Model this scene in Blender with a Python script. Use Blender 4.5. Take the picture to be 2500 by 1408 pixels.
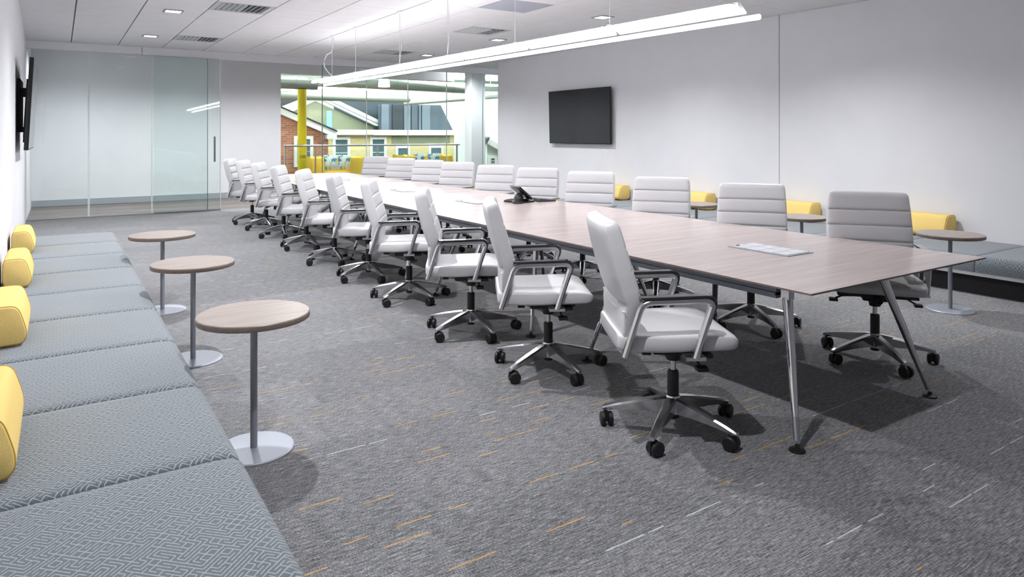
import bpy, bmesh, math, random
from mathutils import Vector, Matrix
random.seed(7)
for o in list(bpy.data.objects): bpy.data.objects.remove(o)
scn = bpy.context.scene
C = scn.collection
PI = math.pi
R = math.radians

# ------------------------------------------------------------------ camera, world, exposure
F_PX, HORIZON, VPX = 1690.0, 328.0, 145.0
yaw = math.atan((1250 - VPX) / F_PX)
cam_d = bpy.data.cameras.new('camera'); cam = bpy.data.objects.new('camera', cam_d); C.objects.link(cam)
cam.location = (0, 0, 1.45); cam.rotation_euler = (PI / 2, 0, -yaw)
cam_d.sensor_width = 36; cam_d.lens = 36 * F_PX / 2500
cam_d.shift_y = -(704 - HORIZON) / 2500
cam_d.clip_start = 0.02; cam_d.clip_end = 200
scn.camera = cam
w = bpy.data.worlds.new('world'); scn.world = w; w.use_nodes = True
w.node_tree.nodes['Background'].inputs[0].default_value = (0.8, 0.9, 1, 1)
w.node_tree.nodes['Background'].inputs[1].default_value = 0.05
vs = scn.view_settings
vs.view_transform = 'Standard'; vs.look = 'None'; vs.gamma = 1; vs.use_curve_mapping = False
vs.exposure = 0.16
scn.cycles.caustics_reflective = False; scn.cycles.caustics_refractive = False; scn.cycles.max_bounces = 8
DOWN_W = 280.0        # recessed downlights
TUBE_E = 27.0         # pendant tubes
ATR_E = 110.0         # atrium light lines

# ------------------------------------------------------------------ materials
def lin(c):
    return tuple(((v / 255) / 12.92 if v / 255 <= .04045 else ((v / 255 + .055) / 1.055) ** 2.4) for v in c) + (1,)
MATS = {}
def mat(name, rgb, rough=.5, metal=0., spec=.5, emit=None, estr=0., coat=0.):
    if name in MATS: return MATS[name]
    m = bpy.data.materials.new(name); m.use_nodes = True
    b = m.node_tree.nodes['Principled BSDF']
    b.inputs['Base Color'].default_value = lin(rgb)
    b.inputs['Roughness'].default_value = rough; b.inputs['Metallic'].default_value = metal
    b.inputs['Specular IOR Level'].default_value = spec
    b.inputs['Coat Weight'].default_value = coat
    if emit:
        b.inputs['Emission Color'].default_value = lin(emit); b.inputs['Emission Strength'].default_value = estr
    MATS[name] = m
    return m
class N:
    """small node-graph helper"""
    def __init__(s, m): s.t = m.node_tree; s.b = s.t.nodes['Principled BSDF']
    def new(s, typ, **kw):
        n = s.t.nodes.new(typ)
        for k, v in kw.items(): setattr(n, k, v)
        return n
    def link(s, a, b): s.t.links.new(a, b)
    def val(s, sock, x):
        if isinstance(x, (int, float)): sock.default_value = x
        else: s.link(x, sock)
    def math(s, op, a, b=0., c=None):
        n = s.new('ShaderNodeMath', operation=op); s.val(n.inputs[0], a); s.val(n.inputs[1], b)
        if c is not None: s.val(n.inputs[2], c)
        return n.outputs[0]
    def coords(s, kind='Object'):
        t = s.new('ShaderNodeTexCoord'); sp = s.new('ShaderNodeSeparateXYZ'); s.link(t.outputs[kind], sp.inputs[0])
        return sp.outputs[0], sp.outputs[1], sp.outputs[2]
    def vec(s, x, y, z=0.):
        n = s.new('ShaderNodeCombineXYZ'); s.val(n.inputs[0], x); s.val(n.inputs[1], y); s.val(n.inputs[2], z); return n.outputs[0]
    def noise(s, v, scale=1., detail=2., rough=.5):
        n = s.new('ShaderNodeTexNoise'); s.link(v, n.inputs['Vector']); n.inputs['Scale'].default_value = scale
        n.inputs['Detail'].default_value = detail; n.inputs['Roughness'].default_value = rough; return n.outputs['Fac']
    def white(s, v):
        n = s.new('ShaderNodeTexWhiteNoise', noise_dimensions='3D'); s.link(v, n.inputs['Vector']); return n.outputs['Value']
    def ramp(s, f, stops):
        n = s.new('ShaderNodeValToRGB'); s.val(n.inputs[0], f)
        e = n.color_ramp.elements
        while len(e) < len(stops): e.new(.5)
        for el, (p, c) in zip(e, stops): el.position = p; el.color = lin(c) if len(c) == 3 else c
        return n.outputs[0]
    def mix(s, f, a, b, mode='MIX'):
        n = s.new('ShaderNodeMix', data_type='RGBA', blend_type=mode); s.val(n.inputs[0], f)
        for i, x in ((6, a), (7, b)):
            if isinstance(x, tuple): n.inputs[i].default_value = lin(x) if len(x) == 3 else x
            else: s.link(x, n.inputs[i])
        return n.outputs[2]
    def bump(s, h, strength=.2, dist=.002):
        n = s.new('ShaderNodeBump'); n.inputs['Strength'].default_value = strength; n.inputs['Distance'].default_value = dist
        s.link(h, n.inputs['Height']); s.link(n.outputs[0], s.b.inputs['Normal'])

def build_carpet():
    m = mat('carpet', (120, 120, 122), .95, spec=.1); n = N(m)
    x, y, z = n.coords()
    # broadloom planks laid across the room: faint tone change only
    row = n.math('FLOOR', n.math('DIVIDE', y, .46))
    colm = n.math('FLOOR', n.math('DIVIDE', n.math('ADD', x, n.math('MULTIPLY', n.white(n.vec(row, 3.)), .9)), .92))
    tone = n.white(n.vec(row, colm, 5.))
    a = n.noise(n.vec(n.math('MULTIPLY', x, 17.), n.math('MULTIPLY', y, 220.)), 1., 3., .6)
    b = n.noise(n.vec(n.math('MULTIPLY', x, 210.), n.math('MULTIPLY', y, 70.)), 1., 2., .6)
    d = n.noise(n.vec(n.math('MULTIPLY', x, 9.), n.math('MULTIPLY', y, 120.), 4.), 1., 2., .5)
    g = n.math('ADD', n.math('MULTIPLY', a, .58), n.math('MULTIPLY', b, .42))
    g = n.math('ADD', g, n.math('MULTIPLY', n.math('SUBTRACT', tone, .5), .035))
    col = n.ramp(g, [(.36, (48, 49, 52)), (.5, (108, 108, 111)), (.64, (160, 160, 163))])
    dark = n.math('GREATER_THAN', d, .62)
    col = n.mix(n.math('MULTIPLY', dark, .45), col, (44, 45, 48))
    # accent yarn: thin broken lines running across the room
    pitch = .105
    r = n.math('DIVIDE', y, pitch); rf = n.math('FLOOR', r); rr = n.white(n.vec(rf, 11.))
    fr = n.math('SUBTRACT', n.math('FRACT', r), n.math('ADD', .25, n.math('MULTIPLY', rr, .5)))
    seg = n.math('DIVIDE', n.math('ADD', x, n.math('MULTIPLY', rr, 13.)), .20); sf = n.math('FLOOR', seg)
    clump = n.noise(n.vec(n.math('MULTIPLY', x, .9), n.math('MULTIPLY', rf, 3.7)), 1., 0.)
    on = n.math('GREATER_THAN', n.math('ADD', n.math('MULTIPLY', n.white(n.vec(rf, sf)), .45), clump), .86)
    partial = n.math('LESS_THAN', n.math('FRACT', seg), n.math('ADD', .45, n.math('MULTIPLY', n.white(n.vec(rf, sf, 9.)), .55)))
    thin = n.math('LESS_THAN', n.math('ABSOLUTE', fr), .027)
    line = n.math('MULTIPLY', n.math('MULTIPLY', on, thin), partial)
    fade = n.math('ADD', .35, n.math('MULTIPLY', n.noise(n.vec(n.math('MULTIPLY', x, 14.), rf), 1., 1.), .8))
    line = n.math('MULTIPLY', line, fade)
    yel = n.math('LESS_THAN', n.white(n.vec(rf, 3.3, 2.)), .58)
    acc = n.mix(yel, (196, 200, 206), (206, 152, 58))
    col = n.mix(line, col, acc)
    n.link(col, n.b.inputs['Base Color']); n.bump(g, .35, .004)
    n.b.inputs['Sheen Weight'].default_value = .3; n.b.inputs['Sheen Roughness'].default_value = .45
    return m
def build_wood(name, c0, c1, c2, sx, sy, rough=.35, plank=None):
    m = mat(name, c1, rough); n = N(m); x, y, z = n.coords()
    v = n.vec(n.math('MULTIPLY', x, sx), n.math('MULTIPLY', y, sy), n.math('MULTIPLY', z, sy))
    a = n.noise(v, 1., 4., .6)
    b = n.noise(n.vec(n.math('MULTIPLY', x, sx * 4), n.math('MULTIPLY', y, sy * 5), n.math('MULTIPLY', z, 60.)), 1., 2., .6)
    g = n.math('ADD', n.math('MULTIPLY', a, .65), n.math('MULTIPLY', b, .35))
    if plank:
        t = n.white(n.vec(n.math('FLOOR', n.math('DIVIDE', x, 1.2)), n.math('FLOOR', n.math('DIVIDE', y, plank))))
        g = n.math('ADD', g, n.math('MULTIPLY', n.math('SUBTRACT', t, .5), .25))
    n.link(n.ramp(g, [(.3, c0), (.5, c1), (.7, c2)]), n.b.inputs['Base Color'])
    return m
def build_maze():
    m = mat('maze_fabric', (120, 126, 132), .9, spec=.15); n = N(m); x, y, z = n.coords()
    s = .0150
    p = n.math('DIVIDE', n.math('ADD', x, n.math('MULTIPLY', z, .8)), s); q = n.math('DIVIDE', y, s)
    pf, qf = n.math('FLOOR', p), n.math('FLOOR', q)
    pr, qr = n.math('FRACT', p), n.math('FRACT', q)
    big = n.white(n.vec(n.math('FLOOR', n.math('DIVIDE', pf, 2.)), n.math('FLOOR', n.math('DIVIDE', qf, 2.)), 1.))
    r = n.math('GREATER_THAN', n.math('ADD', n.math('MULTIPLY', big, .4), n.math('MULTIPLY', n.white(n.vec(pf, qf, 2.)), .6)), .47)
    l1 = n.math('LESS_THAN', n.math('ABSOLUTE', n.math('SUBTRACT', pr, qr)), .14)
    l2 = n.math('LESS_THAN', n.math('ABSOLUTE', n.math('SUBTRACT', n.math('ADD', pr, qr), 1.)), .14)
    ln = n.math('ADD', n.math('MULTIPLY', r, l1), n.math('MULTIPLY', n.math('SUBTRACT', 1., r), l2))
    wv = n.noise(n.vec(n.math('MULTIPLY', x, 500.), n.math('MULTIPLY', y, 500.), n.math('MULTIPLY', z, 500.)), 1., 1.)
    base = n.ramp(wv, [(.3, (82, 89, 96)), (.7, (103, 110, 117))])
    n.link(n.mix(ln, base, (150, 156, 160)), n.b.inputs['Base Color'])
    n.bump(ln, .25, .001)
    n.b.inputs['Sheen Weight'].default_value = .35; n.b.inputs['Sheen Roughness'].default_value = .5
    return m
def build_weave(name, c0, c1, scale=420., rough=.9):
    m = mat(name, c0, rough, spec=.15); n = N(m); x, y, z = n.coords()
    v = n.vec(n.math('MULTIPLY', x, scale), n.math('MULTIPLY', y, scale), n.math('MULTIPLY', z, scale))
    a = n.noise(v, 1., 2.); n.link(n.ramp(a, [(.35, c0), (.65, c1)]), n.b.inputs['Base Color']); n.bump(a, .3, .001)
    return m
def build_plaster(name, c, amount=6, rough=.85):
    m = mat(name, c, rough, spec=.2); n = N(m); x, y, z = n.coords()
    a = n.noise(n.vec(x, y, z), 3., 3.)
    lo = tuple(v - amount for v in c); n.link(n.ramp(a, [(.3, lo), (.7, c)]), n.b.inputs['Base Color'])
    b = n.noise(n.vec(x, y, z), 160., 2.); n.bump(b, .08, .001)
    return m
def build_brick():
    m = mat('brick', (150, 100, 80), .9); n = N(m); x, y, z = n.coords()
    t = n.new('ShaderNodeTexBrick'); n.link(n.vec(x, z), t.inputs['Vector'])
    t.inputs['Scale'].default_value = 1.; t.inputs['Brick Width'].default_value = .21; t.inputs['Row Height'].default_value = .07
    t.inputs['Mortar Size'].default_value = .006
    t.inputs['Color1'].default_value = lin((190, 132, 100)); t.inputs['Color2'].default_value = lin((156, 100, 80)); t.inputs['Mortar'].default_value = lin((176, 160, 150))
    n.link(t.outputs['Color'], n.b.inputs['Base Color']); return m
def build_siding(name, c0, c1):
    m = mat(name, c0, .8); n = N(m); x, y, z = n.coords()
    f = n.math('FRACT', n.math('DIVIDE', z, .075)); f2 = n.noise(n.vec(n.math('MULTIPLY', x, 6.), n.math('MULTIPLY', z, 30.)), 1., 2.)
    n.link(n.mix(n.math('LESS_THAN', f, .12), n.ramp(f2, [(.3, c0), (.7, c1)]), tuple(int(v * .9) for v in c0)), n.b.inputs['Base Color'])
    return m
def build_glass(name, tint, refl=.9):
    m = bpy.data.materials.new(name); m.use_nodes = True; t = m.node_tree; t.nodes.remove(t.nodes['Principled BSDF'])
    out = t.nodes['Material Output']; tr = t.nodes.new('ShaderNodeBsdfTransparent'); tr.inputs[0].default_value = tint + (1,)
    gl = t.nodes.new('ShaderNodeBsdfGlossy'); gl.inputs[0].default_value = (refl, refl, refl, 1); gl.inputs[1].default_value = .02
    fr = t.nodes.new('ShaderNodeFresnel'); fr.inputs[0].default_value = 1.3
    mx = t.nodes.new('ShaderNodeMixShader'); t.links.new(fr.outputs[0], mx.inputs[0]); t.links.new(tr.outputs[0], mx.inputs[1]); t.links.new(gl.outputs[0], mx.inputs[2])
    t.links.new(mx.outputs[0], out.inputs[0]); MATS[name] = m; return m
def build_pillow():
    m = mat('pillow_print', (230, 232, 230), .9); n = N(m); x, y, z = n.coords()
    a = n.noise(n.vec(n.math('MULTIPLY', x, 14.), n.math('MULTIPLY', y, 9.), n.math('MULTIPLY', z, 7.)), 1., 1.)
    b = n.noise(n.vec(n.math('MULTIPLY', x, 11.), y, n.math('MULTIPLY', z, 9.)), 1., 1.)
    c = n.mix(n.math('GREATER_THAN', a, .58), (234, 236, 234), (64, 140, 176))
    n.link(n.mix(n.math('GREATER_THAN', b, .63), c, (212, 206, 90)), n.b.inputs['Base Color']); return m

carpet = build_carpet()
wood_top = build_wood('table_laminate', (176, 161, 157), (189, 175, 172), (200, 188, 185), 1.1, 26., .22)
wood_round = build_wood('round_laminate', (118, 107, 101), (137, 125, 118), (153, 141, 134), 1.6, 30., .38)
wood_edge = build_wood('laminate_edge', (96, 84, 76), (112, 99, 90), (126, 112, 102), 2., 12., .5)
wood_floor = build_wood('plank_floor', (72, 64, 60), (94, 86, 82), (116, 108, 104), 1.2, 14., .45, plank=.15)
maze = build_maze()
yellow_fab = build_weave('yellow_wool', (222, 190, 112), (236, 208, 136))
sofa_fab = build_weave('sofa_yellow', (222, 180, 60), (236, 196, 76), 200.)
wall_m = build_plaster('wall_paint', (226, 226, 230), 3)
tile_m = build_plaster('ceiling_tile', (238, 238, 240), 3, .95)
grid_m = mat('ceiling_reveal', (120, 122, 124), .8)
brick_m = build_brick()
siding_m = build_siding('cream_siding', (212, 196, 142), (224, 210, 160))
glass_m = build_glass('clear_glass', (.945, .975, .968))
door_glass = build_glass('door_glass', (.93, .968, .96))
leather = build_weave('grey_leather', (200, 199, 202), (205, 204, 207), 260., .38); leather.node_tree.nodes['Principled BSDF'].inputs['Specular IOR Level'].default_value = .4
alu = mat('polished_aluminium', (216, 216, 219), .22, 1.)
chrome = mat('chrome', (214, 214, 216), .07, 1.)
steel = mat('brushed_steel', (172, 174, 178), .35, 1.)
silver = mat('silver_paint', (156, 160, 170), .42, .35)
silver_pole = mat('pole_grey', (146, 149, 156), .4, .3)
beam_m = mat('beam_grey', (132, 138, 146), .45, .2)
black = mat('black_plastic', (18, 18, 19), .5)
soft_black = mat('arm_pad_black', (26, 26, 28), .1, spec=1., coat=.6)
screen = mat('screen', (22, 24, 27), .12, spec=.6)
bezel = mat('bezel', (10, 10, 11), .35)
dark_grey = mat('phone_grey', (60, 64, 68), .4)
white_m = mat('white_metal', (228, 230, 232), .45)
white_trim = mat('white_trim', (232, 236, 234), .6)
plinth_m = mat('plinth_black', (24, 24, 26), .7)
tube_m = mat('tube_light', (255, 255, 255), .5, emit=(252, 252, 255), estr=TUBE_E)
down_m = mat('downlight_glow', (255, 255, 255), .5, emit=(255, 252, 250), estr=6.)
atr_m = mat('atrium_tube_light', (255, 255, 255), .5, emit=(250, 254, 252), estr=ATR_E)
yellow_paint = mat('yellow_paint', (226, 204, 12), .35)
duct_m = mat('duct_metal', (150, 158, 150), .45, .4)
slate = mat('slate_blue', (74, 86, 98), .6)
slate_d = mat('slate_dark', (44, 52, 58), .6)
slate_l = mat('slate_light', (104, 116, 128), .6)
green_wall = build_plaster('sage_wall', (150, 156, 132), 6)
teal_pane = mat('window_pane', (84, 108, 114), .15, spec=.6)
baseb = mat('baseboard_grey', (158, 164, 170), .6)
atr_wall = build_plaster('atrium_wall', (236, 244, 240), 3)
blue_tile = mat('access_panel', (178, 182, 194), .8)
vent_m = mat('vent_metal', (196, 198, 202), .5, .1)
vent_dark = mat('vent_throat', (120, 124, 128), .8)
pillow_m = build_pillow()
banner_m = mat('banner_blue', (120, 176, 214), .7)
cable_m = mat('cable_white', (226, 226, 228), .5)

# ------------------------------------------------------------------ mesh builder
class MB:
    def __init__(s): s.bm = bmesh.new()
    def _add(s, vs, fs):
        v = [s.bm.verts.new(p) for p in vs]
        for f in fs:
            try: s.bm.faces.new([v[i] for i in f])
            except ValueError: pass
        return s
    def box(s, x0, x1, y0, y1, z0, z1, mtx=None):
        p = [Vector((x, y, z)) for z in (z0, z1) for y in (y0, y1) for x in (x0, x1)]
        if mtx: p = [mtx @ q for q in p]
        return s._add(p, [(0, 2, 3, 1), (4, 5, 7, 6), (0, 1, 5, 4), (2, 6, 7, 3), (0, 4, 6, 2), (1, 3, 7, 5)])
    def prism(s, poly, axis, a, b):
        """poly: 2D points; axis 'x': (y,z) extruded x, 'y': (x,z), 'z': (x,y)"""
        def pt(u, v, t): return {'x': (t, u, v), 'y': (u, t, v), 'z': (u, v, t)}[axis]
        n = len(poly); vs = [pt(u, v, a) for u, v in poly] + [pt(u, v, b) for u, v in poly]
        fs = [tuple(range(n)), tuple(range(2 * n - 1, n - 1, -1))] + [(i, (i + 1) % n, n + (i + 1) % n, n + i) for i in range(n)]
        return s._add(vs, fs)
    def loft(s, rings, closed=True, caps=True):
        n = len(rings[0]); vs = [p for r in rings for p in r]; fs = []
        for i in range(len(rings) - 1):
            for j in range(n if closed else n - 1):
                k = (j + 1) % n; fs.append((i * n + j, i * n + k, (i + 1) * n + k, (i + 1) * n + j))
        if caps: fs += [tuple(range(n - 1, -1, -1)), tuple(range((len(rings) - 1) * n, len(rings) * n))]
        return s._add(vs, fs)
    def lathe(s, prof, c=(0, 0, 0), n=24, mtx=None):
        rings = []
        for r, z in prof:
            ring = [Vector((r * math.cos(2 * PI * i / n), r * math.sin(2 * PI * i / n), z)) for i in range(n)]
            if mtx: ring = [mtx @ p for p in ring]
            rings.append([p + Vector(c) for p in ring])
        return s.loft(rings)
    def tube(s, pts, r, n=8):
        pts = [Vector(p) for p in pts]; rs = r if isinstance(r, (list, tuple)) else [r] * len(pts); rings = []
        up = Vector((0, 0, 1))
        for i, p in enumerate(pts):
            d = (pts[min(i + 1, len(pts) - 1)] - pts[max(i - 1, 0)]).normalized()
            ref = up if abs(d.dot(up)) < .95 else Vector((1, 0, 0))
            a = d.cross(ref).normalized(); b = a.cross(d)
            rings.append([p + (a * math.cos(2 * PI * k / n) + b * math.sin(2 * PI * k / n)) * rs[i] for k in range(n)])
        return s.loft(rings)
    def bevel(s, w, seg=2, angle=35):
        s.bm.normal_update()
        es = [e for e in s.bm.edges if len(e.link_faces) == 2 and e.calc_face_angle(0) > R(angle)]
        bmesh.ops.bevel(s.bm, geom=es, offset=w, segments=seg, profile=.5, affect='EDGES', clamp_overlap=True)
        return s
    def mesh(s, name, m, smooth=True, ang=38):
        bmesh.ops.recalc_face_normals(s.bm, faces=s.bm.faces)
        me = bpy.data.meshes.new(name); s.bm.to_mesh(me); s.bm.free()
        for mm in (m if isinstance(m, list) else [m]): me.materials.append(mm)
        if smooth:
            for p in me.polygons: p.use_smooth = True
            me.set_sharp_from_angle(angle=R(ang))
        return me
    def build(s, name, m, parent=None, loc=(0, 0, 0), rot=(0, 0, 0), smooth=True, ang=38):
        o = bpy.data.objects.new(name, s.mesh(name, m, smooth, ang)); C.objects.link(o)
        o.location = loc; o.rotation_euler = rot
        if parent: o.parent = parent
        return o
def empty(name, loc=(0, 0, 0), rz=0):
    o = bpy.data.objects.new(name, None); C.objects.link(o); o.location = loc; o.rotation_euler = (0, 0, rz); o.empty_display_size = .1
    return o
def tag(o, label, cat, group=None):
    o['label'] = label; o['category'] = cat
    if group: o['group'] = group
    return o
def struct(o):
    o['kind'] = 'structure'; return o
def copy_tree(o, parent=None):
    c = o.copy(); C.objects.link(c)
    if parent: c.parent = parent
    for ch in list(o.children): copy_tree(ch, c)
    return c
def inst(name, me, parent=None, loc=(0, 0, 0), rot=(0, 0, 0)):
    o = bpy.data.objects.new(name, me); C.objects.link(o); o.location = loc; o.rotation_euler = rot
    if parent: o.parent = parent
    return o

# ------------------------------------------------------------------ the room
XL, XR, YN, YG, ZC = -.47, 7.97, -1.85, 14.2, 3.03
XE = 10.6            # side of the lobby past the end of the right wall
YEND = 12.75         # end of the right wall
struct(MB().prism([(XL, YN), (XR, YN), (XR, YEND), (XE, YEND), (XE, YG), (XL, YG)], 'z', -.05, 0).build('floor', carpet, smooth=False))
def wl(y): return XL + max(0., YG - y) * .0157
struct(MB().prism([(wl(YN), YN), (XL, YG), (XL, YG + 2.7), (XL - .2, YG + 2.7), (XL - .2, YN)], 'z', -.05, 3.3).build('wall_left', wall_m, smooth=False))
struct(MB().box(XL - .2, XR + .15, YN - .15, YN, -.05, 3.3).build('wall_near', wall_m, smooth=False))
wr = struct(MB().box(XR + .012, XR + .15, YN, YEND, -.05, 3.3).build('wall_right', mat('wall_reveal', (150, 152, 156), .8), smooth=False))
for a, b in ((YN, 1.66), (1.672, 5.724), (5.736, 9.3), (9.303, YEND)):
    MB().box(XR, XR + .012, a, b, 0, ZC).build('panel', wall_m, wr, smooth=False)
struct(MB().box(XR + .15, XE, YEND - .15, YEND, -.05, 3.3).build('wall_lobby', wall_m, smooth=False))
# ceiling: backing slab + lay-in tiles
CX = [XL] + [.17 + .70 * k for k in range(12)] + [XR]
CX = [-.47, .17] + [.17 + .70 * k for k in range(1, 12)]
CX[-1] = XR
CY = [4.80 + .665 * k for k in range(-10, 15)]; CY[-1] = YG - .02
ceil = struct(MB().prism([(XL, YN), (XR, YN), (XR, YEND), (XE, YEND), (XE, YG), (XL, YG)], 'z', 3.045, 3.15).build('ceiling', grid_m, smooth=False))
VENTS = {(1.92, 9.12), (1.92, 12.45), (5.42, 9.12), (5.42, 12.45)}
PANEL = (4.72, 7.13)
DOWNS = [(1.22, y) for y in (1.81, 4.47, 7.13, 9.79, 12.45)] + [(6.12, y) for y in (1.81, 4.47, 7.13, 9.79, 12.45)]
tile_cache = {}
for i in range(len(CX) - 1):
    for j in range(len(CY) - 1):
        x0, x1, y0, y1 = CX[i], CX[i + 1], CY[j], CY[j + 1]; cx, cy = (x0 + x1) / 2, (y0 + y1) / 2
        if any(abs(cx - a) < .1 and abs(cy - b) < .1 for a, b in VENTS): continue
        isp = abs(cx - PANEL[0]) < .1 and abs(cy - PANEL[1]) < .1
        key = (round(x1 - x0, 3), round(y1 - y0, 3), isp)
        if key not in tile_cache:
            hx, hy = (x1 - x0) / 2 - .008, (y1 - y0) / 2 - .0025
            tile_cache[key] = MB().box(-hx, hx, -hy, hy, 0, .02).mesh('ceiling_tile', blue_tile if isp else tile_m, False)
        inst('tile', tile_cache[key], ceil, (cx, cy, ZC))
MB().prism([(XR, YEND), (XE, YEND), (XE, YG - .02), (XR, YG - .02)], 'z', ZC, 3.045).build('lobby_panel', tile_m, ceil, smooth=False)
# header band above the glass
struct(MB().box(XL, 1.24, YG - .06, YG + .06, 2.90, ZC - .002).box(1.255, XE, YG - .06, YG + .06, 2.89, ZC - .002).build('trim_1', wall_m, smooth=False))
struct(MB().box(XL, 2.58, YG - .03, YG + .03, 0, .012).box(4.57, XE, YG - .03, YG + .03, 0, .012).build('trim_2', steel, smooth=False))

# glass front
def pane(n, x0, x1, y, m, z0=.012, z1=2.9, strips=(), label=None):
    r = struct(empty('window_%d' % n, (x0, y, 0)))
    MB().box(0, x1 - x0, -.005, .005, z0, z1).build('pane', m, r, smooth=False)
    for sx, wd, mm in strips: MB().box(sx - wd / 2, sx + wd / 2, -.009, .009, z0, z1).build('joint_strip', mm, r, smooth=False)
    return r
edge_m = mat('glass_edge', (206, 218, 216), .3)
edge_d = mat('glass_edge_dark', (112, 130, 130), .3)
pane(1, XL, .425, YG, glass_m)
pane(2, .435, 1.41, YG, glass_m, strips=((-.005, .03, edge_m),))
pane(3, 1.42, 2.37, YG, glass_m, strips=((-.005, .02, edge_m), (.94, .008, edge_d)))
for k, (a, b) in enumerate(((4.57, 5.54), (5.54, 6.51), (6.51, 7.48), (7.48, 8.45), (8.45, 9.42), (9.42, XE))):
    pane(4 + k, a + .005, b - .005, YG, glass_m, strips=((-.005, .016, edge_d if k == 0 else edge_m),))
dr = struct(empty('door_1', (1.44, YG - .075, 0)))
MB().box(0, 1.14, -.006, .006, .015, 2.885).build('pane', door_glass, dr, smooth=False)
MB().box(1.128, 1.142, -.008, .008, .015, 2.885).build('edge_strip', edge_m, dr, smooth=False)
MB().box(0, 1.14, -.012, .012, .008, .03).build('bottom_rail', steel, dr, smooth=False)
h = MB().tube([(1.025, -.05, .93), (1.025, -.05, 1.41)], .016, 10).build('handle', mat('handle_steel', (120, 124, 130), .35, .8), dr)
MB().tube([(1.025, -.05, .98), (1.025, -.006, .98)], .01).tube([(1.025, -.05, 1.36), (1.025, -.006, 1.36)], .01).build('handle_mount', steel, h)

# corridor behind the glass
struct(MB().box(XL, 16.5, YG, 20.6, -.05, -.001).build('floor_corridor', wood_floor, smooth=False))
struct(MB().box(XL, 4.41, 16.8, 17.0, 0, 3.3).build('wall_corridor', wall_m, smooth=False))
struct(MB().box(XL, 4.415, 16.785, 16.8, 0, .125).build('baseboard_corridor', baseb, smooth=False))
struct(MB().box(XL, 16.5, YG + .06, 16.8, 3.25, 3.35).build('ceiling_corridor', wall_m, smooth=False))
struct(MB().box(4.41, 9.1, 16.8, 17.1, 2.91, 3.35).build('trim_3', wall_m, smooth=False))
struct(MB().box(XE, XE + .1, YEND, YG, -.05, 3.3).build('wall_lobby_side', wall_m, smooth=False))
struct(MB().box(8.83, 9.24, 15.4, 15.75, -.05, 3.25).build('trim_4', wall_m, smooth=False))

# ------------------------------------------------------------------ the atrium beyond
struct(MB().box(2, 17, 20.6, 30, -3.05, -3.0).build('floor_atrium', mat('atrium_floor', (150, 152, 150), .7), smooth=False))
struct(MB().box(2, 17, 29.8, 30, -3, 5).build('wall_atrium', atr_wall, smooth=False))
struct(MB().box(16.5, 16.7, YG, 30, -3, 5).build('wall_atrium_right', atr_wall, smooth=False))
struct(MB().box(4.2, 4.41, 17.0, 30, -3, 5).build('wall_atrium_left', atr_wall, smooth=False))
struct(MB().box(4.2, 16.7, 17.0, 30, 4.2, 4.3).build('ceiling_atrium', mat('atrium_ceiling', (186, 200, 196), .9), smooth=False))
col = tag(MB().lathe([(.11, 0), (.11, 2.585)], n=28).build('round_column', yellow_paint, None, (5.12, 17.5, 0)), 'round bright yellow steel column behind the glass', 'column')
# railing along the corridor edge
rl = tag(empty('railing', (0, 16.8 + .35, 0)), 'glass railing with steel handrail in front of the yellow column', 'railing')
MB().tube([(4.55, -.05, 1.17), (9.42, -.05, 1.17)], .024, 12).build('handrail', steel, rl)
for x in (4.6, 5.35, 7.0, 9.36):
    MB().box(x - .012, x + .012, -.03, .03, 0, 1.15).build('post', steel, rl, smooth=False)
for a, b in ((4.63, 5.32), (5.38, 6.97), (7.03, 9.33)):
    MB().box(a, b, -.005, .005, .08, 1.05).build('pane', glass_m, rl, smooth=False)

# sofas and pillows
def sofa(x, y, wd, rz, label):
    t = tag(empty('lounge_sofa', (x, y, 0), rz), label, 'sofa', 'yellow sofas beyond the glass')
    hw = wd / 2
    MB().box(-hw + .36, hw - .36, -.36, .3, .14, .42).bevel(.03).build('seat', sofa_fab, t)
    MB().prism([(.22, .14), (.42, .14), (.46, .8), (.33, .8)], 'x', -hw, hw).bevel(.03).build('backrest', sofa_fab, t)
    for s in (-1, 1):
        a, b = sorted((s * hw, s * (hw - .36)))
        MB().prism([(-.4, .14), (.3, .14), (.44, .82), (-.26, .80)], 'x', a, b).bevel(.025).build('armrest', sofa_fab, t)
        for yy in (-.3, .32): MB().lathe([(.015, 0), (.02, .14)], (s * (hw - .1), yy, 0), 10).build('leg', black, t)
    return t
sofa(6.5, 19., 1.45, R(-8), 'yellow two-seat sofa beside the yellow column')
sofa(9.3, 19.1, 1.65, R(4), 'yellow sofa further right behind the glass')
def pillow(x, y, z, rz, tilt, label):
    rings = []
    for k in range(9):
        u = -1 + 2 * k / 8; th = .07 * (1 - abs(u) ** 3) + .006; hw = .21 - .015 * (1 - u * u)
        rings.append([Vector((hw * (abs(math.cos(a)) ** .35) * (1 if math.cos(a) >= 0 else -1), th * math.sin(a) * (1 - .4 * abs(math.cos(a)) ** 3), u * .2)) for a in [2 * PI * i / 20 for i in range(20)]])
    o = MB().loft(rings).build('throw_pillow', pillow_m, None, (x, y, z), (tilt, 0, rz))
    return tag(o, label, 'pillow', 'printed throw pillows on the sofas')
pillow(6.3, 18.78, .68, R(-14), R(-14), 'blue and white leaf-print pillow at the left of the nearer yellow sofa')
pillow(6.7, 18.8, .68, R(4), R(-14), 'blue and white leaf-print pillow at the right of the nearer yellow sofa')
pillow(9.05, 18.9, .68, R(4), R(-12), 'printed pillow on the left half of the far yellow sofa')
pillow(9.55, 18.92, .68, R(-6), R(-12), 'printed pillow on the right half of the far yellow sofa')

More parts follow.
